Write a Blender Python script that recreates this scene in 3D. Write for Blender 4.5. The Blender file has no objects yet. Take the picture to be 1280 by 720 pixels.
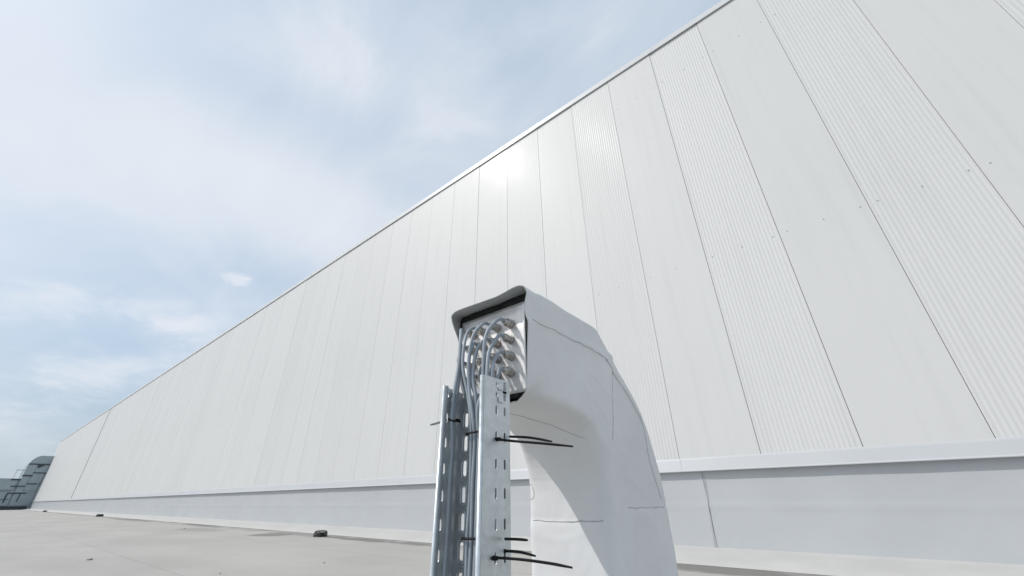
import bpy, bmesh, math, random
from mathutils import Vector, Matrix, noise
random.seed(7)
R = math.radians
H = 0.66                     # camera height above the roof
sc = bpy.context.scene
col = sc.collection

# ------------------------------------------------------------------ helpers
def link(name, me, mats, parent=None, loc=(0, 0, 0)):
    o = bpy.data.objects.new(name, me)
    col.objects.link(o)
    for m in (mats if isinstance(mats, (list, tuple)) else [mats]):
        if m is not None and len(me.materials) < 8 and o.data.users == 1:
            me.materials.append(m)
    o.location = loc
    if parent: o.parent = parent
    return o

def empty(name, loc=(0, 0, 0)):
    o = bpy.data.objects.new(name, None)
    o.empty_display_size = 0.1
    o.location = loc
    col.objects.link(o)
    return o

def tag(o, label=None, cat=None, group=None, kind=None):
    if label: o['label'] = label
    if cat: o['category'] = cat
    if group: o['group'] = group
    if kind: o['kind'] = kind
    return o

def from_bm(name, bm, mats, parent=None, loc=(0, 0, 0), smooth=False, recalc=True):
    if recalc: bmesh.ops.recalc_face_normals(bm, faces=bm.faces)
    me = bpy.data.meshes.new(name)
    bm.to_mesh(me); bm.free()
    if smooth:
        for p in me.polygons: p.use_smooth = True
    return link(name, me, mats, parent, loc)

def box(bm, x0, x1, y0, y1, z0, z1, bevel=0):
    vs = [bm.verts.new((x, y, z)) for x in (x0, x1) for y in (y0, y1) for z in (z0, z1)]
    f = [(0, 1, 3, 2), (4, 6, 7, 5), (0, 4, 5, 1), (2, 3, 7, 6), (0, 2, 6, 4), (1, 5, 7, 3)]
    fs = [bm.faces.new([vs[i] for i in q]) for q in f]
    if bevel:
        es = list({e for a in fs for e in a.edges})
        bmesh.ops.bevel(bm, geom=es, offset=bevel, segments=2, affect='EDGES', profile=.6)
    return vs

def catmull(pts, n=8):
    P = [Vector(p) for p in pts]
    P = [P[0] * 2 - P[1]] + P + [P[-1] * 2 - P[-2]]
    out = []
    for i in range(1, len(P) - 2):
        a, b, c, d = P[i - 1], P[i], P[i + 1], P[i + 2]
        for k in range(n):
            t = k / n
            out.append(.5 * ((2 * b) + (c - a) * t + (2 * a - 5 * b + 4 * c - d) * t * t + (-a + 3 * b - 3 * c + d) * t ** 3))
    out.append(P[-2].copy())
    return out

def tube(bm, pts, r, seg=8, flat=None, cap=True):
    """swept tube; r number or function of 0..1; flat=(normal, thickness ratio)"""
    n = len(pts); rings = []
    prev = None
    for i, p in enumerate(pts):
        t = (pts[min(i + 1, n - 1)] - pts[max(i - 1, 0)]).normalized()
        if flat:
            nn = Vector(flat[0]); nn = (nn - t * nn.dot(t)).normalized(); k = flat[1]
            u = t.cross(nn).normalized(); v = nn
        else:
            if prev is None:
                a = Vector((0, 0, 1)) if abs(t.z) < .9 else Vector((1, 0, 0))
                u = t.cross(a).normalized()
            else:
                u = (prev - t * prev.dot(t)).normalized()
            prev = u; v = t.cross(u); k = 1
        rr_ = r(i / (n - 1)) if callable(r) else r
        rings.append([bm.verts.new(p + u * (rr_ * math.cos(2 * math.pi * j / seg)) + v * (rr_ * k * math.sin(2 * math.pi * j / seg))) for j in range(seg)])
    for a, b in zip(rings, rings[1:]):
        for j in range(seg):
            bm.faces.new((a[j], a[(j + 1) % seg], b[(j + 1) % seg], b[j]))
    if cap:
        bm.faces.new(rings[0][::-1]); bm.faces.new(rings[-1])

def prism(bm, outline, y0, y1, axis='y'):
    """outline of (a,b) pairs extruded along an axis"""
    def mk(a, b, c):
        return {'y': (a, c, b), 'x': (c, a, b), 'z': (a, b, c)}[axis]
    A = [bm.verts.new(mk(a, b, y0)) for a, b in outline]
    B = [bm.verts.new(mk(a, b, y1)) for a, b in outline]
    n = len(A)
    bm.faces.new(A); bm.faces.new(B[::-1])
    for i in range(n):
        bm.faces.new((A[i], B[i], B[(i + 1) % n], A[(i + 1) % n]))

# ------------------------------------------------------------------ materials
def mat(name, base, rough=.5, metal=0., spec=.5, coat=0., noise_scale=None, amt=.06, bump=None, detail=4, coords='Object', rough_var=0.):
    m = bpy.data.materials.new(name); m.use_nodes = True
    nt = m.node_tree; N = nt.nodes; L = nt.links
    b = N['Principled BSDF']
    b.inputs['Base Color'].default_value = (*base, 1)
    b.inputs['Roughness'].default_value = rough
    b.inputs['Metallic'].default_value = metal
    b.inputs['Specular IOR Level'].default_value = spec
    b.inputs['Coat Weight'].default_value = coat
    tc = N.new('ShaderNodeTexCoord')
    if noise_scale:
        n = N.new('ShaderNodeTexNoise'); n.inputs['Scale'].default_value = noise_scale
        n.inputs['Detail'].default_value = detail; n.inputs['Roughness'].default_value = .6
        L.new(tc.outputs[coords], n.inputs['Vector'])
        r = N.new('ShaderNodeMapRange')
        r.inputs['From Min'].default_value = .3; r.inputs['From Max'].default_value = .7
        r.inputs['To Min'].default_value = 1 - amt; r.inputs['To Max'].default_value = 1 + amt
        L.new(n.outputs['Fac'], r.inputs['Value'])
        mx = N.new('ShaderNodeVectorMath'); mx.operation = 'SCALE'
        mx.inputs[0].default_value = base
        L.new(r.outputs[0], mx.inputs['Scale'])
        L.new(mx.outputs[0], b.inputs['Base Color'])
        if rough_var:
            r2 = N.new('ShaderNodeMapRange')
            r2.inputs['From Min'].default_value = .3; r2.inputs['From Max'].default_value = .7
            r2.inputs['To Min'].default_value = rough - rough_var; r2.inputs['To Max'].default_value = rough + rough_var
            L.new(n.outputs['Fac'], r2.inputs['Value']); L.new(r2.outputs[0], b.inputs['Roughness'])
    if bump:
        n2 = N.new('ShaderNodeTexNoise'); n2.inputs['Scale'].default_value = bump[0]
        n2.inputs['Detail'].default_value = 3
        L.new(tc.outputs[coords], n2.inputs['Vector'])
        bp = N.new('ShaderNodeBump'); bp.inputs['Strength'].default_value = bump[1]
        bp.inputs['Distance'].default_value = bump[2]
        L.new(n2.outputs['Fac'], bp.inputs['Height']); L.new(bp.outputs[0], b.inputs['Normal'])
    return m

M_panel = mat('painted_panel', (.662, .662, .650), .60, spec=.6, coat=.055, noise_scale=.35, amt=.018, bump=(.9, .10, .02))
def panel_extras(m):
    nt = m.node_tree; N = nt.nodes; L = nt.links; b = N['Principled BSDF']
    b.inputs['Coat Roughness'].default_value = .22
    src = b.inputs['Base Color'].links[0].from_socket
    oi = N.new('ShaderNodeObjectInfo'); g = N.new('ShaderNodeNewGeometry')
    mp = N.new('ShaderNodeMapping'); mp.inputs['Scale'].default_value = (9, 9, .35); L.new(g.outputs['Position'], mp.inputs['Vector'])
    n = N.new('ShaderNodeTexNoise'); n.inputs['Scale'].default_value = 1; n.inputs['Detail'].default_value = 5; L.new(mp.outputs[0], n.inputs['Vector'])
    a = N.new('ShaderNodeMapRange'); a.inputs['To Min'].default_value = .982; a.inputs['To Max'].default_value = 1.018; L.new(oi.outputs['Random'], a.inputs['Value'])
    c = N.new('ShaderNodeMapRange'); c.inputs['From Min'].default_value = .50; c.inputs['From Max'].default_value = .85; c.inputs['To Min'].default_value = 1; c.inputs['To Max'].default_value = .93; L.new(n.outputs['Fac'], c.inputs['Value'])
    k = N.new('ShaderNodeMath'); k.operation = 'MULTIPLY'; L.new(a.outputs[0], k.inputs[0]); L.new(c.outputs[0], k.inputs[1])
    v = N.new('ShaderNodeVectorMath'); v.operation = 'SCALE'; L.new(src, v.inputs[0]); L.new(k.outputs[0], v.inputs['Scale'])
    L.new(v.outputs[0], b.inputs['Base Color'])
panel_extras(M_panel)
M_coping = mat('white_coping', (.68, .69, .69), .35, noise_scale=2, amt=.02)
M_flash = mat('white_flashing', (.50, .515, .53), .45, noise_scale=1.2, amt=.03, bump=(3, .1, .01))
M_gap = mat('dark_gap', (.30, .305, .31), .9)
M_upstand = mat('upstand_membrane', (.50, .515, .53), .45, noise_scale=1.1, amt=.035, bump=(1.6, .15, .03))
M_slope = mat('verge_membrane', (.50, .495, .475), .6, noise_scale=1.5, amt=.06, bump=(4, .2, .01))
M_wrap = mat('wrap_membrane', (.685, .69, .695), .5, noise_scale=6, amt=.05, bump=(22, .22, .005))
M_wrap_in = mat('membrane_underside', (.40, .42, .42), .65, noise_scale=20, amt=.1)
M_seam = mat('weld_grime', (.40, .41, .41), .8)
M_foam = mat('black_foam', (.012, .014, .015), .8, noise_scale=60, amt=.3, bump=(90, .5, .003))
M_galv = mat('galvanised_steel', (.60, .64, .655), .38, metal=.55, noise_scale=60, amt=.10, bump=(30, .06, .002), rough_var=.07, detail=2)
M_alu = mat('brushed_plate', (.74, .725, .715), .50, metal=.85, noise_scale=14, amt=.05, bump=(12, .08, .003), rough_var=.10)
M_gland = mat('nickel_brass', (.48, .465, .44), .28, metal=.95, noise_scale=80, amt=.1)
M_cable = mat('grey_pvc', (.30, .34, .38), .42, noise_scale=30, amt=.07)
M_cable2 = mat('dull_grey_pvc', (.24, .265, .29), .48, noise_scale=30, amt=.09)
M_black = mat('black_nylon', (.009, .009, .010), .6, spec=.25)
M_greytie = mat('grey_nylon', (.17, .18, .19), .5)
M_drain = mat('drain_plastic', (.02, .018, .018), .55, noise_scale=20, amt=.3)
M_stone = mat('gravel_stone', (.27, .28, .28), .85, noise_scale=12, amt=.25, bump=(20, .5, .01))
M_hvac = mat('grey_cladding', (.34, .40, .42), .5, noise_scale=.6, amt=.05)  # base colour lightened to stand in for distance haze
M_hvac_dark = mat('dark_joint_and_shade', (.05, .065, .075), .7)  # dark joints and openings, also the painted shade at the base
M_hvac_pale = mat('pale_trim', (.50, .54, .56), .5)

# roof membrane: pale warm grey, dust, grime along the foot of the verge
def roof_mat():
    m = bpy.data.materials.new('roof_membrane'); m.use_nodes = True
    nt = m.node_tree; N = nt.nodes; L = nt.links; b = N['Principled BSDF']
    b.inputs['Roughness'].default_value = .72
    b.inputs['Specular IOR Level'].default_value = .3
    g = N.new('ShaderNodeNewGeometry')
    def nz(scale, sx=1, sy=1, detail=4, off=0):
        mp = N.new('ShaderNodeMapping'); mp.inputs['Scale'].default_value = (sx, sy, 1)
        mp.inputs['Location'].default_value = (off, off * .7, 0)
        L.new(g.outputs['Position'], mp.inputs['Vector'])
        n = N.new('ShaderNodeTexNoise'); n.inputs['Scale'].default_value = scale; n.inputs['Detail'].default_value = detail
        n.inputs['Roughness'].default_value = .62
        L.new(mp.outputs[0], n.inputs['Vector']); return n.outputs['Fac']
    def rng(v, a, b_, c, d):
        r = N.new('ShaderNodeMapRange'); r.interpolation_type = 'SMOOTHSTEP'
        for k, x in zip(('From Min', 'From Max', 'To Min', 'To Max'), (a, b_, c, d)): r.inputs[k].default_value = x
        L.new(v, r.inputs['Value']); return r.outputs[0]
    def mth(op, a, b_):
        n = N.new('ShaderNodeMath'); n.operation = op
        for i, x in enumerate((a, b_)):
            if isinstance(x, (int, float)): n.inputs[i].default_value = x
            else: L.new(x, n.inputs[i])
        return n.outputs[0]
    def mix(f, a, b_):
        n = N.new('ShaderNodeMix'); n.data_type = 'RGBA'
        L.new(f, n.inputs[0])
        for i, x in ((6, a), (7, b_)):
            if isinstance(x, tuple): n.inputs[i].default_value = (*x, 1)
            else: L.new(x, n.inputs[i])
        return n.outputs[2]
    c = mix(rng(nz(.35, 1, 1.8), .3, .7, 0, 1), (.365, .355, .332), (.43, .415, .39))
    c = mix(rng(nz(3.5, .35, 1, 6), .5, .8, 0, .35), c, (.36, .345, .32))
    c = mix(rng(nz(26, 1, 1, 5, 3), .56, .78, 0, .30), c, (.29, .28, .26))
    # dried puddle grime along the foot of the sloped verge (y about 4.7 - 5.3)
    sx = N.new('ShaderNodeSeparateXYZ'); L.new(g.outputs['Position'], sx.inputs[0])
    edge = mth('ADD', sx.outputs['Y'], mth('MULTIPLY', nz(.9, 1, 1, 5, 9), -.9))
    band = mth('MULTIPLY', rng(edge, 4.28, 4.52, 0, 1), rng(nz(.45, 1, 1, 3, 21), .40, .52, 0, 1))
    c = mix(mth('MULTIPLY', band, .70), c, (.20, .195, .18))
    foot = rng(sx.outputs['Y'], 5.18, 5.30, 0, 1)
    c = mix(mth('MULTIPLY', foot, rng(nz(1.3, 1, 1, 3, 5), .4, .6, .1, .7)), c, (.17, .16, .15))
    # single dried puddles with their own ragged outline
    wob = mth('MULTIPLY', mth('SUBTRACT', nz(2.6, 1, 1, 5, 31), .5), 1.5)
    for (ex, ey, ea, eb, st) in [(-10.75, 4.62, .55, .42, .75), (-8.0, 4.99, 1.15, .15, .75), (-6.4, 5.04, .75, .10, .6), (-14.6, 4.3, 1.3, .45, .35), (-17.4, 5.12, 1.6, .2, .6), (-26, 4.9, 3.5, .35, .5), (-1.55, 5.06, .85, .27, .55), (.2, 5.1, 1.0, .22, .45), (-3.6, 5.08, .9, .16, .45)]:
        dx = mth('DIVIDE', mth('SUBTRACT', sx.outputs['X'], ex), ea); dy = mth('DIVIDE', mth('SUBTRACT', sx.outputs['Y'], ey), eb)
        d_ = mth('ADD', mth('SQRT', mth('ADD', mth('MULTIPLY', dx, dx), mth('MULTIPLY', dy, dy)), 0), wob)
        c = mix(mth('MULTIPLY', rng(d_, 1.1, .75, 0, 1), st), c, (.155, .15, .14))
    # lap joints of the membrane rolls every 2.1 m
    fr = mth('FRACT', mth('DIVIDE', mth('ADD', sx.outputs['Y'], 40.35), 2.1), 0)
    lap = mth('MULTIPLY', rng(fr, .0, .004, 0, 1), rng(fr, .008, .016, 1, 0))
    c = mix(mth('MULTIPLY', lap, .45), c, (.27, .26, .25))
    L.new(c, b.inputs['Base Color'])
    bp = N.new('ShaderNodeBump'); bp.inputs['Strength'].default_value = .25; bp.inputs['Distance'].default_value = .02
    L.new(mth('ADD', nz(2.2, 1, 1, 6, 2), mth('MULTIPLY', lap, .2)), bp.inputs['Height']); L.new(bp.outputs[0], b.inputs['Normal'])
    return m
M_roof = roof_mat()

# ------------------------------------------------------------------ the roof we stand on
bm = bmesh.new()
xs = [-3000, -400, -97, -60, -30, -15, -5, 0, 5, 14, 60, 3000]
ys = [-3000, -300, -40, -10, 0, 3, 5.3, 6.6, 40, 3000]
g = [[bm.verts.new((x, y, 0)) for x in xs] for y in ys]
for j in range(len(ys) - 1):
    for i in range(len(xs) - 1):
        bm.faces.new((g[j][i], g[j][i + 1], g[j + 1][i + 1], g[j + 1][i]))
tag(from_bm('ground', bm, M_roof), kind='structure')

# low wedge of insulation under membrane at the foot of the wall
bm = bmesh.new()
prof = [(5.285, .002), (5.31, .012), (5.62, .050), (5.93, .088), (5.955, .092), (5.985, .104), (6.02, .108)]
X = [14 - i * .5 for i in range(60)] + [-16 - i * 2 for i in range(41)]
rows = []
for x in X:
    row = []
    for k, (y, z) in enumerate(prof):
        w = noise.noise(Vector((x * .8, y * 3, 1)))
        row.append(bm.verts.new((x, y + (.012 * w if k < 3 else 0), z + (.004 * w if 0 < k < 4 else 0))))
    rows.append(row)
for a, b_ in zip(rows, rows[1:]):
    for k in range(len(prof) - 1):
        bm.faces.new((a[k], a[k + 1], b_[k + 1], b_[k]))
tag(from_bm('verge', bm, M_slope, smooth=True), kind='structure')

# ------------------------------------------------------------------ the big hall
hall = empty('warehouse', (-40, 6.3, 0))
tag(hall, 'huge white metal clad hall with tall vertical wall panels rising from the roof', 'building')
HO = Vector((-40, 6.3, 0))
def hpart(name, bm, m, smooth=False, parent=None):
    bmesh.ops.translate(bm, verts=bm.verts, vec=-HO)
    return from_bm(name, bm, m, parent or hall, smooth=smooth)

WY = 6.0; ZB = H + .42; ZT = H + 8.47
bm = bmesh.new(); box(bm, -94.95, 13.95, 6.06, 40, .02, H + 8.5)
hpart('wall_core', bm, M_gap)
# side return walls and flat roof of the hall
bm = bmesh.new(); box(bm, -95.0, -94.952, 6.001, 40, .0, H + 8.52)
hpart('end_wall', bm, M_panel)
bm = bmesh.new(); box(bm, 13.952, 14.0, 6.001, 40, .0, H + 8.52)
hpart('end_wall', bm, M_panel)

def panel_mesh(kind, w=1.0, seed=0):
    bm = bmesh.new()
    g_ = .0026
    pr = [(g_, .030), (g_, .002), (g_ + .002, 0)]
    if kind == 'ribbed':
        n = 20; p = (w - .04) / n; x = .02
        for i in range(n):
            pr += [(x + p * .12, 0), (x + p * .32, .0017), (x + p * .62, .0017), (x + p * .82, 0)]
            x += p
    pr += [(w - g_ - .002, 0), (w - g_, .002), (w - g_, .030)]
    lo = [bm.verts.new((x, y, ZB)) for x, y in pr]; hi = [bm.verts.new((x, y, ZT)) for x, y in pr]
    for i in range(len(pr) - 1):
        bm.faces.new((lo[i], lo[i + 1], hi[i + 1], hi[i]))
    me = bpy.data.meshes.new('wall_panel_' + kind); bm.normal_update(); bm.to_mesh(me); bm.free()
    me.materials.append(M_panel)
    return me
ME_plain = panel_mesh('plain'); ME_rib = panel_mesh('ribbed')
bm = bmesh.new()
# stainless screw with washer
def disc(bm, r0, r1, y0, y1, seg=12):
    a = [bm.verts.new((r0 * math.cos(2 * math.pi * i / seg), y0, r0 * math.sin(2 * math.pi * i / seg))) for i in range(seg)]
    b_ = [bm.verts.new((r1 * math.cos(2 * math.pi * i / seg), y1, r1 * math.sin(2 * math.pi * i / seg))) for i in range(seg)]
    for i in range(seg): bm.faces.new((a[i], a[(i + 1) % seg], b_[(i + 1) % seg], b_[i]))
    bm.faces.new(b_); bm.faces.new(a[::-1])
disc(bm, .0085, .0085, 0, -.003); disc(bm, .0050, .0048, -.0032, -.008, 6)
ME_screw = bpy.data.meshes.new('screw'); bmesh.ops.recalc_face_normals(bm, faces=bm.faces); bm.to_mesh(ME_screw); bm.free()
M_screw = mat('screw_head', (.55, .56, .56), .4, metal=.6); ME_screw.materials.append(M_screw)

P = 1.0
def seam_x(k):        # panel joints; slightly wider modules towards the far end, as surveyed
    return -.012 + (k * .992 if k >= -3 else -3 * .992 + (k + 3) * 1.022)
kmax, kmin = 3, -90
for k in range(kmax, kmin - 1, -1):
    x0 = seam_x(k); w = seam_x(k + 1) - x0
    ribbed = (k % 2 == 1) and k >= -5
    o = bpy.data.objects.new('wall_panel', ME_rib if ribbed else ME_plain)
    col.objects.link(o); o.parent = hall
    o.location = Vector((x0, WY, 0)) - HO
    o.scale = (w, 1, 1)
    o.rotation_euler = (R(random.uniform(-.02, .02)), 0, R(random.uniform(-.10, .10)) if k < -5 else R(random.uniform(-.04, .04)))
    if k >= -14:
        for z in (H + 3.27, H + 7.43):
            for fx in (.10, .52, .905):
                if random.random() < .12: continue
                s = bpy.data.objects.new('screw', ME_screw); col.objects.link(s); s.parent = o
                s.location = (fx + random.uniform(-.012, .012), -.0005, z + random.uniform(-.012, .012))
# nearest to the right corner, outside the picture
bm = bmesh.new(); box(bm, seam_x(4) + .004, 13.95, WY, WY + .05, ZB, ZT)
hpart('wall_cladding', bm, M_panel)
bm = bmesh.new(); box(bm, -94.95, seam_x(kmin) - .004, WY, WY + .05, ZB, ZT)
hpart('wall_cladding', bm, M_panel)
# expansion joint cover
bm = bmesh.new(); box(bm, -57.32, -57.16, WY - .03, WY - .002, ZB, ZT)
hpart('joint_cover', bm, mat('joint_grey', (.50, .52, .54), .5))

# coping along the top
bm = bmesh.new()
cp = [(5.978, H + 8.435), (5.972, H + 8.43), (5.965, H + 8.44), (5.965, H + 8.57), (5.97, H + 8.58), (6.55, H + 8.56), (6.55, H + 8.485), (5.978, H + 8.485)]
x = 14.03
while x > -95:
    x1 = max(x - 3.0, -95.05)
    prism(bm, cp, x1 + .0015, x - .0015, 'x')
    box(bm, x1 - .04, x1 + .04, 5.961, 5.964, H + 8.437, H + 8.573)
    x = x1
hpart('coping', bm, M_coping)
# base flashing with drip edge
bm = bmesh.new()
fl = [(6.055, H + .475), (5.994, H + .447), (5.985, H + .43), (5.945, H + .305), (5.930, H + .292), (5.930, H + .284), (5.945, H + .284), (5.957, H + .296), (6.055, H + .40)]
x = 14.02
while x > -95:
    x1 = max(x - 4.0, -95.02)
    prism(bm, fl, x1 + .001, x - .001, 'x')
    x = x1
hpart('base_flashing', bm, M_flash)

# membrane upstand sheets below the flashing
def sheet(x0, x1, step, zs=26):
    bm = bmesh.new(); n = max(2, int(abs(x1 - x0) / step)); rows = []
    for i in range(n + 1):
        x = x0 + (x1 - x0) * i / n; row = []
        for j in range(zs + 1):
            z = .10 + (H + .40 - .10) * j / zs
            y = 6.0
            e = min(i, n - i) * abs(x1 - x0) / n
            y -= .004 * max(0, 1 - e / .05)
            zz = z - (H - .12 + .012 * noise.noise(Vector((x * .9, 0, 4))))
            y -= (.0045 + .005 * noise.noise(Vector((x * 2.2, 3, 0)))) * math.exp(-(zz / .022) ** 2)
            y -= .006 * noise.noise(Vector((x * .7, z * 1.6, 7))) + .0025 * noise.noise(Vector((x * 3.1, z * 4, 2)))
            row.append(bm.verts.new((x, y, z)))
        rows.append(row)
    for a, b_ in zip(rows, rows[1:]):
        for j in range(zs): bm.faces.new((a[j], a[j + 1], b_[j + 1], b_[j]))
    return hpart('membrane_sheet', bm, M_upstand, smooth=True)
sheet(14, -1.74, .12); sheet(-1.745, -17, .10); sheet(-17.005, -40, .4); sheet(-40.005, -66, .8); sheet(-66.005, -95, 1.2)
bm = bmesh.new()
tube(bm, catmull([(-1.725, 5.985, H + .24), (-1.735, 5.983, H + .05), (-1.75, 5.982, H - .2), (-1.775, 5.982, H - .55)], 6), .004, 6, flat=((0, 1, 0), .4))
hpart('weld_seam', bm, mat('seam_grey', (.47, .48, .50), .6))  # weld line a little darker than the membrane sheets

# ------------------------------------------------------------------ far grey ventilation housing at the end of the wall
vh = empty('ventilation_housing', (-95, 1, 0))
tag(vh, 'grey panel clad plant housing with stepped outline at the far left end of the hall', 'plant housing')
VO = Vector((-95, 1, 0))
def vpart(name, bm, m, parent=None):
    bmesh.ops.translate(bm, verts=bm.verts, vec=-VO)
    return from_bm(name, bm, m, parent or vh)
bm = bmesh.new()
ol = [(3.83, 0), (5.75, 0), (5.99, .5), (5.99, 6.97), (4.75, 6.95), (4.35, 6.78), (4.02, 6.35), (3.83, 5.8)]
prism(bm, ol, -99, -93.6, 'x'); vpart('tall_casing', bm, M_hvac)
bm = bmesh.new(); box(bm, -101, -93.7, -16, 3.82, 0, 3.88); vpart('low_casing', bm, M_hvac)
bm = bmesh.new(); box(bm, -93.7, -93.5, -16, 5.7, .0, .42); vpart('base_shade_strip', bm, M_hvac_dark)  # dark strip standing in for the shade line along the base
panels = [(3.84, 4.72, 4.30, 5.72), (4.80, 5.96, 4.72, 5.72), (3.84, 4.55, 2.95, 4.2), (4.66, 5.9, 3.28, 4.62), (3.84, 4.5, 2.25, 2.85), (4.62, 5.8, 2.35, 3.18), (3.9, 5.9, .5, 2.2),
          (2.2, 3.78, .5, 1.2), (2.3, 3.7, 1.3, 2.15), (.2, 2.0, .5, 2.3), (-2.4, 0, .5, 2.3), (-5, -2.6, .5, 2.3), (.2, 3.6, 2.45, 3.8), (-2.4, 0, 2.45, 3.8)]
for (a, b_, c, d) in panels:
    bm = bmesh.new(); box(bm, -93.6, -93.52, a, b_, c, d, .01); vpart('casing_panel', bm, M_hvac)
for (a, b_, c, d) in [(3.84, 5.96, 5.73, 5.86), (3.75, 4.75, 4.19, 4.36), (4.7, 5.96, 4.6, 4.72), (3.2, 4.5, 2.84, 2.97), (4.6, 5.85, 3.17, 3.29), (3.2, 5.0, 1.98, 2.10), (3.15, 3.3, .9, 2.0), (4.4, 4.5, 1.0, 2.0), (1.5, 1.65, .8, 2.1), (2.9, 3.8, 3.66, 3.84)]:
    bm = bmesh.new(); box(bm, -93.52, -93.46, a, b_, c, d); vpart('joint_strip', bm, M_hvac_dark)
bm = bmesh.new(); prism(bm, [(4.75, 5.75), (5.6, 5.75), (4.95, 5.25)], -93.52, -93.45, 'x'); vpart('air_opening', bm, M_hvac_dark)
bm = bmesh.new(); box(bm, -93.5, -93.44, 5.62, 5.72, 2.4, 4.6); box(bm, -93.5, -93.44, 3.4, 5.7, 2.2, 2.27); vpart('edge_trim', bm, M_hvac_pale)
bm = bmesh.new()
for y in (3.05, 3.6): box(bm, -93.9, -93.82, y - .03, y + .03, 3.88, 5.0)
box(bm, -93.9, -93.82, 3.0, 3.83, 4.95, 5.05); vpart('pipe_frame', bm, M_hvac_pale)

# ------------------------------------------------------------------ roof drains
def drain(x, y, s, label, rot):
    t = empty('roof_drain', (x, y, .0)); t.rotation_euler.z = rot; t.scale = (s, s, s)
    tag(t, label, 'roof drain', 'leaf guards of the roof drains')
    bm = bmesh.new(); n = 18
    for i in range(n):
        a = 2 * math.pi * i / n
        p = [Vector((.125 * math.cos(a), .105 * math.sin(a), .004)), Vector((.120 * math.cos(a), .10 * math.sin(a), .06)),
             Vector((.100 * math.cos(a), .084 * math.sin(a), .088)), Vector((.045 * math.cos(a), .04 * math.sin(a), .096))]
        tube(bm, catmull(p, 3), .0075, 5)
    for (r, z) in ((.124, .010), (.118, .058), (.05, .094)):
        pts = [Vector((r * math.cos(2 * math.pi * i / 24), r * .84 * math.sin(2 * math.pi * i / 24), z)) for i in range(25)]
        tube(bm, pts, .008, 5, cap=False)
    from_bm('leaf_guard', bm, M_drain, t)
    bm = bmesh.new(); bmesh.ops.create_uvsphere(bm, u_segments=14, v_segments=9, radius=.10)
    for v in bm.verts:
        v.co = Vector((v.co.x * 1.02, v.co.y * .84, max(0.003, v.co.z * .72))) * (1 + .08 * noise.noise(v.co * 20))
    from_bm('drain_bowl', bm, M_drain, t, smooth=True)
    bm = bmesh.new(); bmesh.ops.create_icosphere(bm, subdivisions=2, radius=.03)
    for v in bm.verts: v.co = Vector((v.co.x * 1.3 - .01, v.co.y * 1.1 - .02, v.co.z * .45 + .094)) + v.normal * .01 * noise.noise(v.co * 30)
    from_bm('ballast_stone', bm, M_stone, t, smooth=True)
drain(-9.25, 4.93, 1.1, 'black slatted drain guard nearest the camera on the roof at the foot of the wall', .3)
drain(-34.2, 5.05, 1.25, 'small dark drain guard further along the foot of the white wall', 1.1)
drain(-62.0, 5.1, 1.25, 'tiny far drain guard close to the grey plant housing', .7)

def pebble(x, y, s, label, seed, flat=.5):
    bm = bmesh.new(); bmesh.ops.create_icosphere(bm, subdivisions=2, radius=s)
    for v in bm.verts:
        v.co *= 1 + .35 * noise.noise(v.co * (1.6 / s) + Vector((seed, 0, 0))); v.co.z *= flat
    o = from_bm('pebble', bm, M_stone, None, (x, y, s * .4 * flat / .5), smooth=True)
    tag(o, label, 'pebble', 'loose grit on the roof')
pebble(-8.33, 1.31, .030, 'dark pebble lying alone on the roof at the lower left', 1, .35)
pebble(-5.57, 1.95, .010, 'small pebble on the roof near the bottom edge of the picture', 5)
pebble(-5.39, 2.98, .012, 'small pebble on the roof below the nearest drain guard', 9)
pebble(-15.5, 4.2, .03, 'flat pebble on the roof between the two nearer drain guards', 13, .3)

# ------------------------------------------------------------------ membrane-wrapped gooseneck cable duct
duct = empty('cable_duct', (-.57, 1.03, 0)); DO = Vector((-.57, 1.03, 0))
tag(duct, 'white membrane wrapped gooseneck duct with metal cable entry plate in its mouth', 'cable duct')
def dpart(name, bm, m, smooth=False, parent=None, recalc=True):
    bmesh.ops.translate(bm, verts=bm.verts, vec=-DO)
    return from_bm(name, bm, m, parent or duct, smooth=smooth, recalc=recalc)
XR, XL = -.456, -.681
NR, NT, NL, NB = 44, 34, 30, 34
def polyline(pts, n):
    P_ = [Vector(p) for p in pts]; d = [0]
    for a, b_ in zip(P_, P_[1:]): d.append(d[-1] + (b_ - a).length)
    out = []
    for i in range(n):
        t = d[-1] * i / n; k = 0
        while k < len(d) - 2 and d[k + 1] < t: k += 1
        out.append(P_[k].lerp(P_[k + 1], (t - d[k]) / (d[k + 1] - d[k] + 1e-9)))
    return out
def ring(O, I, ro=.010, ri=.022):
    """rounded rectangle between outer point O=(y,z) and inner point I=(y,z)"""
    O = Vector((0, O[0], O[1])); I = Vector((0, I[0], I[1])); h = (O - I).length; v = (O - I) / h
    w = XR - XL
    def pt(a, b_): return Vector((XL + a, 0, 0)) + I + v * b_     # a along x 0..w, b from inner 0..h
    def arc(cx, cy, r, a0, a1, n=5): return [pt(cx + r * math.cos(a0 + (a1 - a0) * i / n), cy + r * math.sin(a0 + (a1 - a0) * i / n)) for i in range(n + 1)]
    br = arc(w - ri, ri, ri, -math.pi / 2, 0); tr = arc(w - ro, h - ro, ro, 0, math.pi / 2)
    tl = arc(ro, h - ro, ro, math.pi / 2, math.pi); bl = arc(ri, ri, ri, math.pi, 1.5 * math.pi)
    m = 3
    right = br[m:] + tr[:m]; top = tr[m - 1:] + tl[:m]; left = tl[m - 1:] + bl[:m]; bot = bl[m - 1:] + br[:m + 1]
    return polyline(right, NR) + polyline(top, NT) + polyline(left, NL) + polyline(bot, NB)
RIGHT = [(-.497, .615, .165), (-.479, .61, .171), (-.460, .6, .178), (-.456, .6, .211), (-.454, .6, .254), (-.449, .6, .319), (-.454, .598, .334), (-.457, .598, .353), (-.455, .6, .372), (-.450, .6, .387), (-.457, .598, .403)]
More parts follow.
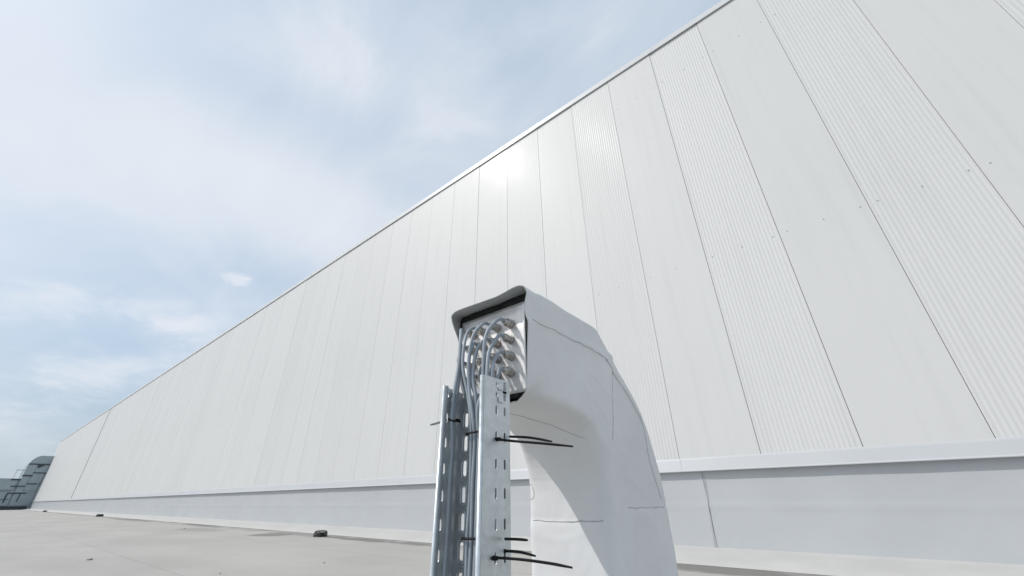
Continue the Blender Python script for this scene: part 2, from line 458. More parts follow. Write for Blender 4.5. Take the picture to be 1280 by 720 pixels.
TOP = [(-.457, .598, .403), (-.465, .590, .4045), (-.479, .585, .401), (-.497, .58, .394), (-.516, .575, .388), (-.559, .57, .386), (-.609, .57, .388), (-.639, .573, .39), (-.657, .577, .389), (-.665, .58, .384)]
LEFT = [(-.665, .58, .384), (-.666, .586, .369), (-.668, .598, .353), (-.671, .61, .341), (-.676, .622, .328), (-.677, .628, .231)]
BOT = [(-.677, .628, .215), (-.64, .626, .192), (-.599, .622, .180), (-.543, .62, .169), (-.497, .615, .165)]
mouth = polyline(RIGHT, NR) + polyline(TOP, NT) + polyline(LEFT, NL) + polyline(BOT, NB)
SEC = [((.650, .404), (.650, .171)), ((.70, .404), (.70, .169)), ((.76, .402), (.735, .167)), ((.83, .401), (.768, .161)), ((.905, .400), (.803, .151)), ((.914, .396), (.812, .146)), ((.922, .388), (.816, .143)),
       ((.967, .348), (.836, .122)), ((1.024, .298), (.850, .100)), ((1.080, .252), (.859, .082)), ((1.132, .203), (.866, .064)), ((1.155, .160), (.870, .050)), ((1.170, .118), (.873, .036)),
       ((1.185, .070), (.875, .015)), ((1.196, .018), (.876, -.015)), ((1.203, -.03), (.876, -.045)), ((1.204, -.09), (.875, -.10)), ((1.200, -.2), (.874, -.2)), ((1.200, -.32), (.873, -.32)),
       ((1.200, -.45), (.872, -.45)), ((1.203, -.56), (.868, -.56)), ((1.215, -.62), (.855, -.62)), ((1.25, -.655), (.82, -.655))]
rings = [mouth]
r0 = ring(*SEC[0])
for t_ in (.15, .35, .6, .8): rings.append([a.lerp(b_, t_) for a, b_ in zip(mouth, r0)])
FINE = []
for (O0, I0), (O1, I1) in zip(SEC, SEC[1:]):
    L_ = max(math.hypot(O1[0] - O0[0], O1[1] - O0[1]), math.hypot(I1[0] - I0[0], I1[1] - I0[1]))
    nn_ = max(1, round(L_ / .010))
    for i in range(nn_):
        t_ = i / nn_
        FINE.append(((O0[0] + (O1[0] - O0[0]) * t_, O0[1] + (O1[1] - O0[1]) * t_), (I0[0] + (I1[0] - I0[0]) * t_, I0[1] + (I1[1] - I0[1]) * t_)))
FINE.append(SEC[-1])
for s in FINE: rings.append(ring(*s, ro=.009, ri=.018 if s[1][0] < .82 else .028))
LAP = [(.60, .331), (.653, .329), (.727, .329), (.833, .326), (.913, .321), (.942, .315), (.97, .295), (1.059, .234), (1.117, .178), (1.123, .116), (1.135, .058), (1.166, -.005), (1.19, -.012)]
def sstep(a, b_, x):
    t = max(0, min(1, (x - a) / (b_ - a))); return t * t * (3 - 2 * t)
def lap_side(y, z):
    """distance outside (towards the back/top) of the lap line"""
    best = 1e9; sg = 0
    for (a, b_), (c, d) in zip(LAP, LAP[1:]):
        ux, uy = c - a, d - b_; l = math.hypot(ux, uy); t = max(0, min(1, ((y - a) * ux + (z - b_) * uy) / (l * l)))
        dd_ = math.hypot(y - a - ux * t, z - b_ - uy * t)
        if dd_ < best: best = dd_; sg = 1 if (ux * (z - b_) - uy * (y - a)) > 0 else -1
    return best * sg
def ridged(p, f, seed):
    return 1 - abs(noise.noise(p * f + Vector((seed, seed * .3, -seed)))) * 2
bm = bmesh.new(); V = []
for q, rg in enumerate(rings):
    row = []
    for p in rg:
        n_ = Vector((noise.noise(p * 9 + Vector((3, 1, 5))), noise.noise(p * 8 + Vector((8, 2, 1))), noise.noise(p * 9)))
        n2 = Vector((noise.noise(p * 24), noise.noise(p * 24 + Vector((4, 4, 4))), noise.noise(p * 22 + Vector((1, 9, 0)))))
        k = 0 if q == 0 else (.3 if q < 3 else 1)
        if q > len(rings) - 4: k = 0
        if q < 5: k = min(k, q * .06)
        w_ = ridged(Vector((p.x, p.y, p.z * 1.4)), 7, 4.2); w2 = ridged(Vector((p.x * 1.6, p.y, p.z)), 13, 9.1)
        wr = max(0, w_ - .80) / .20 * .0012 + max(0, w2 - .86) / .14 * .0008
        pp = p + n_ * .0030 * k + n2 * .0009 * k
        if q >= 5 and q < len(rings) - 4:
            cx_, cy_ = (XL + XR) / 2, 1.04 if p.z < .05 else p.y
            out_ = Vector((p.x - cx_, (p.y - cy_) * .7, 0)); out_ = out_.normalized() if out_.length > 1e-4 else Vector((0, 0, 1))
            pp += out_ * wr
            if p.x > XR - .004:                                  # laps and the folded mitre on the side
                pp.x += .0026 * sstep(-.003, .002, lap_side(p.y, p.z))
                ln = ((p.y - .905) * (.36 - .07) - (p.z - .07) * (.985 - .905)) / .301
                if -.03 < p.z < .34: pp.x += .0060 * (1 - sstep(-.004, .006, ln)) * sstep(.06, .13, p.z) * sstep(.70, .95, p.y)
                pp.x += .0022 * (1 - sstep(-.030, -.024, p.z)) * sstep(.93, .96, p.y)
            if p.y < .90 and p.z < .03:                            # lap round the front of the shaft
                pp.y -= .0024 * (1 - sstep(-.050, -.044, p.z))
        row.append(bm.verts.new((pp.x, pp.y, pp.z + H)))
    V.append(row)
n = len(rings[0])
for a, b_ in zip(V, V[1:]):
    for j in range(n): bm.faces.new((a[j], a[(j + 1) % n], b_[(j + 1) % n], b_[j]))
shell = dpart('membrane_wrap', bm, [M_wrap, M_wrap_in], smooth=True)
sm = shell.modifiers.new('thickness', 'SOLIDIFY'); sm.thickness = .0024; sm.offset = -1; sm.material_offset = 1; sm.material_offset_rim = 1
sb = shell.modifiers.new('smooth', 'SUBSURF'); sb.levels = 1; sb.render_levels = 1

# black sealing foam filling the mouth behind the plate
bm = bmesh.new(); ny, nz_ = 22, 22; G = []
for i in range(ny + 1):
    row = []
    for j in range(nz_ + 1):
        x = -.6745 + (.2125) * i / ny; z = .176 + .2205 * j / nz_
        y = .6195 + .006 * noise.noise(Vector((x * 30, z * 30, 2)))
        if -.655 < x < -.477 and .19 < z < .37: y = .628
        # chamfered lower right corner, as the wrap
        row.append(bm.verts.new((x, y, z + H)))
    G.append(row)
for i in range(ny):
    for j in range(nz_):
        c_ = G[i + 1][j].co
        if (c_.x + .497) / .037 + (.197 - (c_.z - H)) / .028 > 1: continue
        bm.faces.new((G[i][j], G[i + 1][j], G[i + 1][j + 1], G[i][j + 1]))
fo = dpart('sealing_foam', bm, M_foam, smooth=True)
fs = fo.modifiers.new('thickness', 'SOLIDIFY'); fs.thickness = .02; fs.offset = -1

# cable entry plate
bm = bmesh.new(); px0, px1, pz0, pz1 = -.660, -.471, .184, .376; n_ = 26; G = []
for i in range(n_ + 1):
    row = []
    for j in range(n_ + 1):
        x = px0 + (px1 - px0) * i / n_; z = pz0 + (pz1 - pz0) * j / n_
        e = min(i, j, n_ - i, n_ - j)
        y = .6155 + (.0018 if e == 1 else 0) + (.0006 * noise.noise(Vector((x * 16, z * 16, 5))) if e > 1 else 0)
        row.append(bm.verts.new((x, y, z + H)))
    G.append(row)
for i in range(n_):
    for j in range(n_): bm.faces.new((G[i][j], G[i + 1][j], G[i + 1][j + 1], G[i][j + 1]))
plate = dpart('entry_plate', bm, M_alu, smooth=True)
ps = plate.modifiers.new('thickness', 'SOLIDIFY'); ps.thickness = .003; ps.offset = -1
plate['label'] = 'square bare metal plate carrying sixteen cable glands'

# cable glands: washer, hexagon body, ribbed dome nut
def gland_mesh():
    bm = bmesh.new()
    def cyl(r0, r1, y0, y1, seg=20, capb=True):
        a = [bm.verts.new((r0 * math.cos(2 * math.pi * i / seg), y0, r0 * math.sin(2 * math.pi * i / seg))) for i in range(seg)]
        b_ = [bm.verts.new((r1 * math.cos(2 * math.pi * i / seg), y1, r1 * math.sin(2 * math.pi * i / seg))) for i in range(seg)]
        for i in range(seg): bm.faces.new((a[i], a[(i + 1) % seg], b_[(i + 1) % seg], b_[i]))
        if capb: bm.faces.new(b_)
        return b_
    cyl(.0150, .0150, 0, -.0015); cyl(.0145, .0142, -.0016, -.0085, 6); cyl(.0118, .0118, -.0087, -.0112)
    cyl(.0142, .0140, -.0113, -.0185, 6); cyl(.0128, .0095, -.0187, -.0250)
    # ring of the dome nut and dark rubber throat
    cyl(.0095, .0068, -.0251, -.0272, 20, False)
    cyl(.0068, .0062, -.0272, -.0240, 20)
    bmesh.ops.recalc_face_normals(bm, faces=bm.faces)
    me = bpy.data.meshes.new('cable_gland'); bm.to_mesh(me); bm.free(); me.materials.append(M_gland)
    return me
ME_gland = gland_mesh()
colsx = [-.508, -.5465, -.585, -.6185]; rowsz = [.333, .2975, .2615, .2265]
names_c = ['rightmost', 'second from right', 'third from right', 'leftmost']; names_r = ['top', 'second', 'third', 'bottom']
for ci, gx in enumerate(colsx):
    for ri, gz in enumerate(rowsz):
        g_ = bpy.data.objects.new('cable_gland', ME_gland); col.objects.link(g_); g_.parent = plate
        g_.location = Vector((gx + random.uniform(-.0015, .0015), .6145, gz + H + random.uniform(-.001, .001))) - DO
        g_.scale = (.66, .86, .66)
        g_.rotation_euler = (R(random.uniform(-3, 3)), R(random.uniform(0, 60)), R(random.uniform(-3, 3)))

# grimy weld edges of the wrap
def seam(pts, r=.0007, n=8, normal=(1, 0, 0)):
    bm = bmesh.new()
    q = [Vector((p[0], p[1], p[2] + H)) for p in catmull(pts, n)]
    ph = random.random() * 9
    q = [p + Vector((0, .0016 * noise.noise(p * 45), .0024 * noise.noise(p * 40 + Vector((ph, 0, 0))))) for p in q]
    tube(bm, q, lambda t: r * (.55 + .9 * abs(noise.noise(Vector((t * 6, ph, 0))))) , 6)
    return dpart('weld_seam', bm, M_seam, smooth=True)
SEAMS = [
 [(XR, .622, .330), (XR, .653, .329), (XR, .727, .329), (XR, .833, .326), (XR, .913, .321), (XR, .942, .315)],
 [(XR, .930, .316), (XR, .97, .295), (XR, 1.059, .234), (XR, 1.117, .178), (XR, 1.123, .116), (XR, 1.135, .058), (XR, 1.166, -.005)],
 [(XR, .970, .305), (XR, .951, .217), (XR, .925, .12)],
 [(XR, .965, -.022), (XR, 1.06, -.024), (XR, 1.18, -.025)],
 [(-.660, .873, -.046), (-.583, .873, -.048), (-.5, .873, -.046), (-.475, .873, -.044)],
 [(-.674, .872, .030), (-.663, .872, .028), (-.655, .872, .012), (-.660, .873, .000), (-.676, .874, -.004)],
 [(-.60, .70, .169), (-.578, .76, .160), (-.543, .81, .140), (-.505, .83, .120), (-.480, .838, .112)]]
seam_objs = [seam(s, .0012 if i == 4 else .0009) for i, s in enumerate(SEAMS)]
OUT = [Vector((1, 0, 0))] * 4 + [Vector((0, -1, 0))] * 2 + [Vector((0, -.3, -1)).normalized()]
# lay the seams onto the rippled wrap
bpy.context.view_layer.update()
dg = bpy.context.evaluated_depsgraph_get()
from mathutils.bvhtree import BVHTree
bmx = bmesh.new(); bmx.from_object(shell, dg); bvh = BVHTree.FromBMesh(bmx); 
for si_, so in enumerate(seam_objs):
    me = so.data; nv = len(me.vertices) // 6
    for k in range(nv):
        c = sum((me.vertices[k * 6 + j].co for j in range(6)), Vector()) / 6
        hit, nrm, idx, dist = bvh.ray_cast(c + OUT[si_] * .03, -OUT[si_], .08)
        if hit is not None:
            dlt = hit - c + OUT[si_] * .0003
            for j in range(6): me.vertices[k * 6 + j].co += dlt
bmx.free()

# ------------------------------------------------------------------ perforated cable tray (channel open towards the camera)
tray = empty('cable_tray', (-.53, .545, 0)); TO = Vector((-.53, .545, 0))
tag(tray, 'upright perforated galvanised steel cable tray standing in front of the wrapped duct', 'cable tray')
def tpart(name, bm, m, smooth=False, parent=None):
    bmesh.ops.translate(bm, verts=bm.verts, vec=-TO)
    return from_bm(name, bm, m, parent or tray, smooth=smooth)
def slotted(bm, f, u0, u1, v0, v1, holes):
    """strip u0..u1 x v0..v1 mapped by f(u,v); holes = list of columns (ua, ub, [(uc, vc, halfwidth, halflength)])"""
    cols = sorted(holes, key=lambda h: h[0]); u = u0
    def quad(a, b_, c, d): bm.faces.new([bm.verts.new(f(*q)) for q in (a, b_, c, d)])
    nv = 24
    def plain(ua, ub):
        for k in range(nv):
            va = v0 + (v1 - v0) * k / nv; vb = v0 + (v1 - v0) * (k + 1) / nv
            quad((ua, va), (ub, va), (ub, vb), (ua, vb))
    for ua, ub, hs in cols:
        if ua > u + 1e-6: plain(u, ua)
        v = v0
        for (uc, vc, hw, hl) in sorted(hs, key=lambda h: h[1]):
            m_ = .004; va, vb = vc - hl - m_, vc + hl + m_
            if va > v: quad((ua, v), (ub, v), (ub, va), (ua, va))
            rect = []
            K = 5
            for (p, q) in (((ua, va), (ub, va)), ((ub, va), (ub, vb)), ((ub, vb), (ua, vb)), ((ua, vb), (ua, va))):
                for i in range(K): rect.append((p[0] + (q[0] - p[0]) * i / K, p[1] + (q[1] - p[1]) * i / K))
            slot = []
            for (a, b_) in rect:
                cv = max(vc - (hl - hw), min(vc + (hl - hw), b_)); d = math.hypot(a - uc, b_ - cv)
                slot.append((uc + (a - uc) * hw / d, cv + (b_ - cv) * hw / d))
            A = [bm.verts.new(f(*p)) for p in rect]; B = [bm.verts.new(f(*p)) for p in slot]
            for i in range(len(A)): bm.faces.new((A[i], A[(i + 1) % len(A)], B[(i + 1) % len(A)], B[i]))
            v = vb
        if v < v1: quad((ua, v), (ub, v), (ub, v1), (ua, v1))
        u = ub
    if u < u1 - 1e-6: plain(u, u1)
def finish(o, th=.0012):
    s = o.modifiers.new('thickness', 'SOLIDIFY'); s.thickness = th; s.offset = 0
ZT_ = H + .196; ZB_ = .03
pitch = .0435
zs_ = [H + .1375 - pitch * i for i in range(-0, 18) if H + .1375 - pitch * i > .06]
YF, YB = .506, .575
# right side panel (outer face towards +x)
def fr(u, v): return (-.4800 + (.0 if u < .1 else 0), YF + u, v)
bm = bmesh.new()
slotted(bm, fr, .0, YB - YF, ZB_, ZT_ - .002, [
    (.027, .038, [(.0325, z, .0029, .0080) for z in zs_] + [(.0325, H + .183, .0028, .0042), (.0325, H + .165, .0028, .0042)]),
    (.049, .060, [(.0545, z, .0026, .0080) for z in zs_] + [(.0545, H + .182, .0045, .0085), (.0545, H + .163, .0040, .0070)])])
bmesh.ops.remove_doubles(bm, verts=bm.verts, dist=1e-5)
finish(tpart('side_panel', bm, M_galv))
# left side panel
def fl_(u, v):
    t = u / (YB - YF); return (-.587 - .018 * t, YF + u, v)
bm = bmesh.new()
slotted(bm, fl_, .0, YB - YF, ZB_, ZT_ - .004, [
    (.010, .022, [(.016, z - .002, .0045, .0088) for z in zs_] + [(.016, H + .178, .003, .004)]),
    (.030, .040, [(.035, z - .002, .0036, .0085) for z in zs_])])
bmesh.ops.remove_doubles(bm, verts=bm.verts, dist=1e-5)
finish(tpart('side_panel', bm, M_galv))
# perforated back of the channel
def fb(u, v):
    x = -.605 + u
    y = YB - .0045 * (math.exp(-((u - .046) / .004) ** 2) + math.exp(-((u - .066) / .004) ** 2) + math.exp(-((u - .1) / .004) ** 2)) 
    return (x, y, v)
bm = bmesh.new()
slotted(bm, fb, .0, .125, ZB_, ZT_ - .012, [
    (.006, .024, [(.015, z - .0, .0044, .0135) for z in zs_]),
    (.028, .0281, []), (.034, .0341, []), (.040, .0401, []), (.043, .0431, []), (.046, .0461, []), (.049, .0491, []),
    (.052, .062, [(.057, z - .01, .0042, .0042) for z in zs_]), (.066, .0661, []), (.070, .0701, []),
    (.074, .092, [(.083, z - .0, .0040, .0135) for z in zs_]), (.096, .0961, []), (.1, .1001, []), (.104, .1041, [])])
bmesh.ops.remove_doubles(bm, verts=bm.verts, dist=1e-6)
back = tpart('back_panel', bm, M_galv); finish(back)
# raised rims pressed round the back slots
bm = bmesh.new()
for uc in (.015, .083):
    for z in zs_:
        pts = []
        for i in range(25):
            a = 2 * math.pi * i / 24; s = math.sin(a)
            pts.append(Vector((-.605 + uc + (.0078) * math.cos(a), YB - .0018, z + .0078 * s + (.0095 if s > 0 else -.0095 if s < 0 else 0))))
        tube(bm, pts, .0018, 6, cap=False)
tpart('slot_rims', bm, M_galv, smooth=True, parent=None)
# rolled lips along both open edges
for (x, sx) in ((-.4800, -1), (-.587, 1)):
    bm = bmesh.new()
    pr = []
    r = .0042 if sx < 0 else .0030
    for i in range(9):
        a = math.pi * i / 8
        pr.append((x + sx * (r - r * math.cos(a)), YF - r * math.sin(a) * .9))
    pr.append((x + sx * 2 * r, YF + .007))
    A = [bm.verts.new((a, b_, ZB_)) for a, b_ in pr]; B = [bm.verts.new((a, b_, ZT_ - (.002 if sx < 0 else .004))) for a, b_ in pr]
    for i in range(len(pr) - 1): bm.faces.new((A[i], A[i + 1], B[i + 1], B[i]))
    o = tpart('rolled_lip', bm, M_galv, smooth=True); finish(o, .001)
# clip tabs at the top of the right side, and the foot bracket
bm = bmesh.new()
for z in (H + .174, H + .152): box(bm, -.4788, -.4762, YF + .036, YF + .048, z, z + .012, .0008)
tpart('joint_clip', bm, M_galv)
bm = bmesh.new(); box(bm, -.61, -.47, .50, .64, .001, .006, .001); box(bm, -.607, -.474, .5772, .581, .006, .09, .001)
tpart('foot_bracket', bm, M_galv)

# ------------------------------------------------------------------ grey cables from glands down the tray
slots_right = [(-.5385, .560), (-.5305, .562), (-.5225, .563), (-.5145, .562), (-.5065, .563), (-.4985, .562),
               (-.5345, .5515), (-.5265, .553), (-.5185, .5525), (-.5105, .553), (-.5025, .552), (-.524, .5435), (-.514, .543)]
def cable(ci, ri, tx, ty, mid, label):
    gx, gz = colsx[ci], rowsz[ri]
    tip = Vector((gx, .592, gz))
    d = tx - gx
    p = [tip, tip + Vector((0, -.012, .0005)), Vector((gx + d * mid[0], .592 - mid[1], gz - mid[2]))]
    for q in mid[3]: p.append(Vector(q))
    zt = .150
    p.append(Vector((tx, ty - .004, .135 + random.uniform(-.01, .01))))
    for z in (.09, .02, -.06, -.15, -.26, -.38, -.50, -.62):
        p.append(Vector((tx + random.uniform(-.0012, .0012), ty + random.uniform(-.0012, .0012), z)))
    bm = bmesh.new(); pts = [Vector((q.x, q.y, q.z + H)) for q in catmull(p, 7)]
    tube(bm, pts, random.choice((.0034, .0038, .0041)), 10)
    o = from_bm('control_cable', bm, random.choice((M_cable, M_cable, M_cable2)), None, smooth=True)
    tag(o, label, 'cable', 'grey control cables running from the glands down the tray')
ords = {0: 'top', 1: 'second', 2: 'third', 3: 'bottom'}
cn = {0: 'right-hand', 1: 'second-from-right', 2: 'third-from-right', 3: 'left-hand'}
def lab(ci, ri, extra): return f'grey cable from the {ords[ri]} gland of the {cn[ci]} column, {extra}'
C = [
 (0, 0, -.5225, .5390, (.35, .026, .012, [(-.520, .550, .290), (-.520, .545, .235), (-.517, .542, .18)]), 'arching over its neighbours'),
 (0, 1, -.5115, .5385, (.10, .022, .010, [(-.511, .551, .255), (-.506, .541, .21), (-.503, .538, .17)]), 'curving straight down'),
 (0, 2, -.4955, .5465, (.10, .022, .010, [(-.502, .552, .225), (-.498, .546, .185)]), 'running inside the tray lip'),
 (0, 3, -.4985, .5620, (.10, .018, .012, [(-.500, .560, .190)]), 'half hidden by the tray side'),
 (1, 0, -.5335, .5395, (.3, .030, .008, [(-.553, .548, .300), (-.556, .540, .250), (-.550, .538, .19)]), 'in the widest arch'),
 (1, 1, -.5360, .5490, (.3, .026, .010, [(-.548, .552, .262), (-.548, .545, .21), (-.538, .545, .17)]), 'falling behind the front bundle'),
 (1, 2, -.5225, .5630, (.1, .020, .014, [(-.542, .560, .220), (-.532, .560, .170)]), 'deep in the bundle'),
 (1, 3, -.5145, .5620, (.1, .016, .014, [(-.538, .566, .190)]), 'slanting right into the bundle'),
 (2, 0, -.5455, .5450, (-.1, .026, .012, [(-.584, .552, .285), (-.577, .545, .235), (-.560, .545, .18)]), 'beside the widest arch'),
 (2, 1, -.5305, .5620, (.1, .020, .014, [(-.578, .562, .255), (-.566, .560, .205), (-.545, .560, .165)]), 'hidden low in the bundle'),
 (2, 3, -.5065, .5620, (.1, .016, .014, [(-.572, .572, .195), (-.540, .565, .160)]), 'slanting across the tray back'),
 (3, 0, -.5798, .5290, (.1, .022, -.001, [(-.605, .561, .322), (-.598, .554, .300), (-.591, .547, .250), (-.586, .533, .180)]), 'outermost on the left'),
 (3, 1, -.5838, .5372, (.1, .018, .000, [(-.608, .566, .288), (-.601, .559, .266), (-.593, .550, .215), (-.588, .541, .172)]), 'just inside the outermost one'),
 (3, 2, -.5560, .5620, (.1, .018, .012, [(-.607, .566, .240), (-.596, .564, .205), (-.578, .562, .170)]), 'crossing under the others'),
]
for ci, ri, tx, ty, mid, ex in C: cable(ci, ri, tx, ty, mid, lab(ci, ri, ex))

# ------------------------------------------------------------------ cable ties
def tie(label, band=None, head=None, tail=None, m=M_black):
    bm = bmesh.new()
    if band:
        x0, x1, y0, y1, z, dz = band
        c = [(x0, y1, z), (x0 - .001, (y0 + y1) / 2, z), (x0 + .002, y0, z), ((x0 + x1) / 2, y0 - .002, z + dz / 2), (x1 - .002, y0, z + dz), (x1 + .001, (y0 + y1) / 2, z + dz), (x1, y1, z + dz), ((x0 + x1) / 2, y1 + .002, z), (x0, y1, z)]
        pts = [Vector((p[0], p[1], p[2] + H)) for p in catmull(c, 6)]
        tube(bm, pts, .0019, 8, cap=False)
    if head:
        x, y, z = head; box(bm, x - .004, x + .004, y - .003, y + .003, z + H - .003, z + H + .003, .001)
    if tail:
        pts = [Vector((p[0], p[1], p[2] + H)) for p in catmull(tail, 8)]
        tube(bm, pts, lambda t: .0021 * (1 - .35 * max(0, t - .85) / .15), 8, flat=((0, 1, .3), .45))
    o = from_bm('cable_tie', bm, m, None, smooth=False)
    tag(o, label, 'cable tie', 'cable ties round the cables in the tray')
tie('black tie round the left pair of cables near the tray top', band=(-.589, -.575, .524, .542, .134, -.005))
tie('short grey tie end poking out left of the tray', head=(-.594, .52, .131), tail=[(-.592, .52, .131), (-.612, .52, .1285), (-.634, .52, .127)], m=M_greytie)
tie('upper black tie round the main bundle, its thin tail sticking out behind', band=(-.550, -.492, .533, .570, .104, .001), head=(-.500, .531, .106), tail=[(-.478, .572, .0965), (-.43, .568, .090), (-.380, .560, .079)])
tie('longest upper black tie with its head on the tray side', head=(-.4765, .540, .089), tail=[(-.4785, .533, .090), (-.4745, .541, .0885), (-.44, .544, .083), (-.39, .546, .076), (-.333, .545, .067)])
tie('lower black tie round the main bundle with a short straight tail', band=(-.550, -.494, .533, .570, -.057, .002), head=(-.502, .531, -.056), tail=[(-.476, .556, -.056), (-.45, .554, -.0552), (-.426, .550, -.055)])
tie('lowest black tie with its head on the tray side and a long tail', head=(-.4765, .534, -.079), tail=[(-.4785, .527, -.079), (-.4745, .535, -.0785), (-.43, .538, -.078), (-.38, .537, -.079), (-.342, .535, -.081)])
tie('medium black tie tail slanting down just above the lowest long one', head=(-.483, .56, -.0725), tail=[(-.482, .562, -.0725), (-.45, .560, -.0720), (-.416, .555, -.0745)])

# ------------------------------------------------------------------ camera
rr = Vector((0.770104, 0.637826, -0.010901)); dd = Vector((-0.305181, 0.35336, -0.884308)); ff = Vector((-0.560183, 0.684336, 0.466776))
cam = bpy.data.cameras.new('camera'); cam.sensor_width = 36; cam.lens = 497.9 / 1280 * 36
cam.clip_start = .02; cam.clip_end = 8000
co = bpy.data.objects.new('camera', cam); col.objects.link(co)
m3 = Matrix((rr, -dd, -ff)).transposed()
co.matrix_world = Matrix.Translation((0, 0, H)) @ m3.to_4x4()
sc.camera = co

# ------------------------------------------------------------------ sun and sky
sd = Vector((-.905, -1, 1.43)).normalized()
el = math.asin(sd.z); az = math.atan2(sd.x, sd.y)
sun = bpy.data.lights.new('sun', 'SUN'); sun.energy = 2.1; sun.angle = R(.5); sun.color = (1, .955, .90)
so = bpy.data.objects.new('sun', sun); col.objects.link(so)
so.rotation_euler = (-sd).to_track_quat('-Z', 'Y').to_euler()

w = bpy.data.worlds.new('World'); sc.world = w; w.use_nodes = True
nt = w.node_tree; N = nt.nodes; L = nt.links
bg = N['Background']; bg.inputs['Strength'].default_value = .115
sky = N.new('ShaderNodeTexSky'); sky.sky_type = 'NISHITA'; sky.sun_disc = False
sky.sun_elevation = el; sky.sun_rotation = az % (2 * math.pi)
sky.altitude = 100; sky.air_density = 1.0; sky.dust_density = 3.5; sky.ozone_density = 1.2
tc = N.new('ShaderNodeTexCoord'); DIR = tc.outputs['Generated']
def vm(op, a, b_=None):
    n = N.new('ShaderNodeVectorMath'); n.operation = op
    for i, x in enumerate((a, b_)):
        if x is None: continue
        if isinstance(x, (tuple, list)): n.inputs[i].default_value = x
        else: L.new(x, n.inputs[i])
    return n
def mt(op, a, b_=0., clamp=False):
    n = N.new('ShaderNodeMath'); n.operation = op; n.use_clamp = clamp
    for i, x in enumerate((a, b_)):
        if isinstance(x, (int, float)): n.inputs[i].default_value = x
        else: L.new(x, n.inputs[i])
    return n.outputs[0]
def mrange(v, a, b_, c, d, smooth=True):
    r = N.new('ShaderNodeMapRange'); r.interpolation_type = 'SMOOTHSTEP' if smooth else 'LINEAR'
    for k, x in zip(('From Min', 'From Max', 'To Min', 'To Max'), (a, b_, c, d)): r.inputs[k].default_value = x
    L.new(v, r.inputs['Value']); return r.outputs[0]
sep = N.new('ShaderNodeSeparateXYZ'); L.new(DIR, sep.inputs[0])
# project the view direction on a cloud layer
zc = mt('ADD', mt('MAXIMUM', sep.outputs['Z'], 0.), .22)
cb = N.new('ShaderNodeCombineXYZ')
L.new(mt('DIVIDE', sep.outputs['X'], zc), cb.inputs[0]); L.new(mt('DIVIDE', sep.outputs['Y'], zc), cb.inputs[1])
def nz(scale, detail, rough, dist=0., off=(0, 0, 0), sc_=(1, 1, 1), rot=0):
    mp = N.new('ShaderNodeMapping'); mp.inputs['Location'].default_value = off; mp.inputs['Scale'].default_value = sc_
    mp.inputs['Rotation'].default_value = (0, 0, R(rot)); L.new(cb.outputs[0], mp.inputs['Vector'])
    n = N.new('ShaderNodeTexNoise'); n.inputs['Scale'].default_value = scale; n.inputs['Detail'].default_value = detail
    n.inputs['Roughness'].default_value = rough; n.inputs['Distortion'].default_value = dist
    L.new(mp.outputs[0], n.inputs['Vector']); return n.outputs['Fac']
n_soft = nz(.9, 5, .55, .5, (3, 1, 0), (1, 1.6, 1), 25)
n_wisp = nz(2.4, 8, .62, .6, (1, 5, 0), (1, 1.8, 1), 35)
n_puff2 = nz(13, 6, .65, .4, (2, 2, 0))
n_puff = nz(4.5, 9, .6, .3, (7, 2, 0))
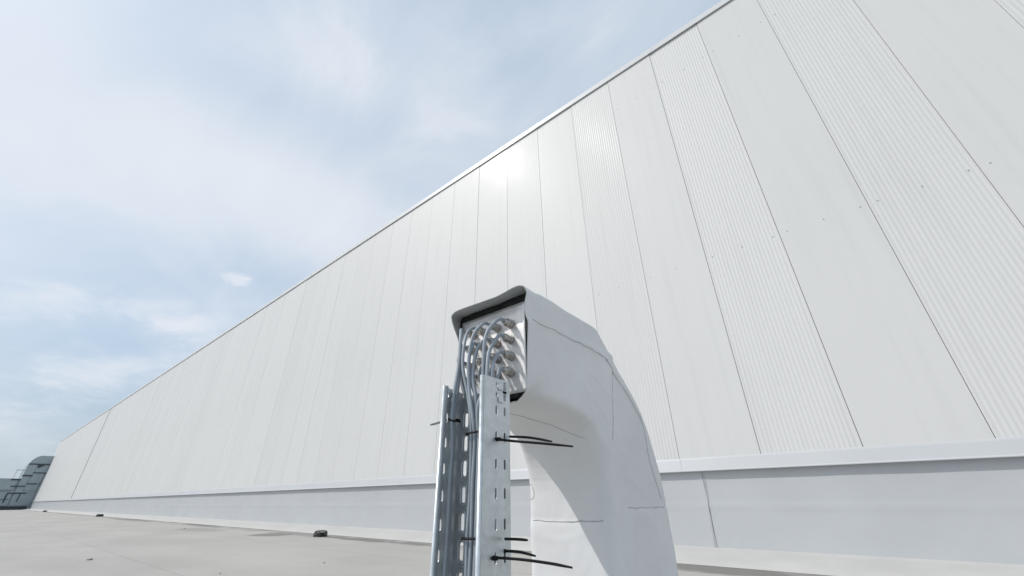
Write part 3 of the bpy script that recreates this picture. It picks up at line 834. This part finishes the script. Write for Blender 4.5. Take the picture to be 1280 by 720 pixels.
CL = [
('band', (-0.7927, 0.111, 0.5995), (0.3363, 1.4069, 0.1842), (-3.1449, 0.9485, -4.3341), .85, .12),
('wisp', (-0.5177, 0.3086, 0.798), (0.9851, 2.508, -0.3307), (-3.8833, 0.5054, -2.7146), .70, .5),
('top', (-0.2331, 0.4271, 0.8737), (4.2092, 2.5711, -0.1341), (-5.1285, 10.7035, -6.6006), .6, .6),
('small', (-0.8922, 0.1983, 0.4059), (6.6304, 22.4612, 3.5994), (-19.0381, 15.2026, -49.2764), .85, .75),
('low', (-0.9529, 0.0134, 0.3031), (0.2387, 4.5385, 0.5499), (-7.1157, 6.4359, -22.6539), .60, .8),
('low', (-0.9785, 0.0649, 0.1958), (0.4686, 3.924, 1.0418), (-2.6365, 6.4036, -15.2941), .62, .8),
('low', (-0.9393, 0.1601, 0.3034), (2.2326, 8.9788, 2.1732), (-8.4222, 12.2453, -32.5377), .6, .7),
('band', (-0.8012, 0.2994, 0.5182), (0.7139, 2.2998, -0.2249), (-3.2413, 0.6321, -5.3769), .80, .3),
('wisp', (-0.6468, 0.0562, 0.7606), (1.7695, 2.5237, 1.3184), (-7.9914, 5.0494, -7.1682), .35, .7)]
total = None
for nm, c, U, V_, s, wv in CL:
    d = vm('SUBTRACT', DIR, c).outputs[0]
    u = vm('DOT_PRODUCT', d, U).outputs['Value']; v = vm('DOT_PRODUCT', d, V_).outputs['Value']
    r2 = mt('ADD', mt('MULTIPLY', u, u), mt('MULTIPLY', v, v))
    nn = {'band': n_soft, 'wisp': n_wisp, 'top': n_wisp, 'small': n_puff2, 'low': n_puff}[nm]
    rr2 = mt('ADD', mt('SQRT', r2), mt('MULTIPLY', mt('SUBTRACT', nn, .5), -2.2 if nm in ('low', 'small', 'top') else -.9))
    mk = mrange(rr2, 1.25 if nm != 'small' else 1.1, 0. if nm != 'small' else .1, 0, 1)
    mk = mt('MULTIPLY', mk, mt('MULTIPLY', mrange(nn, .30, .70, 1 - wv, 1), s))
    total = mk if total is None else mt('ADD', total, mt('MULTIPLY', mk, mt('SUBTRACT', 1., total, True)))
# thin cover of the rest of the sky dome
veil = mt('MULTIPLY', mrange(n_soft, .30, .75, 0, 1), .50)
total = mt('ADD', total, mt('MULTIPLY', veil, mt('SUBTRACT', 1., total, True)), True)
hz = N.new('ShaderNodeMix'); hz.data_type = 'RGBA'; hz.inputs[0].default_value = .68
L.new(sky.outputs[0], hz.inputs[6]); hz.inputs[7].default_value = (4.0, 5.15, 6.3, 1)
mx = N.new('ShaderNodeMix'); mx.data_type = 'RGBA'
gr = vm('SCALE', hz.outputs[2]); L.new(mrange(sep.outputs['Z'], .0, .34, .87, 1), gr.inputs['Scale'])
L.new(total, mx.inputs[0]); L.new(gr.outputs[0], mx.inputs[6]); mx.inputs[7].default_value = (6.25, 6.5, 6.95, 1)
L.new(mx.outputs[2], bg.inputs['Color'])

sc.view_settings.view_transform = 'Standard'; sc.view_settings.look = 'None'
sc.view_settings.exposure = 0.2; sc.view_settings.gamma = 1; sc.view_settings.use_curve_mapping = False
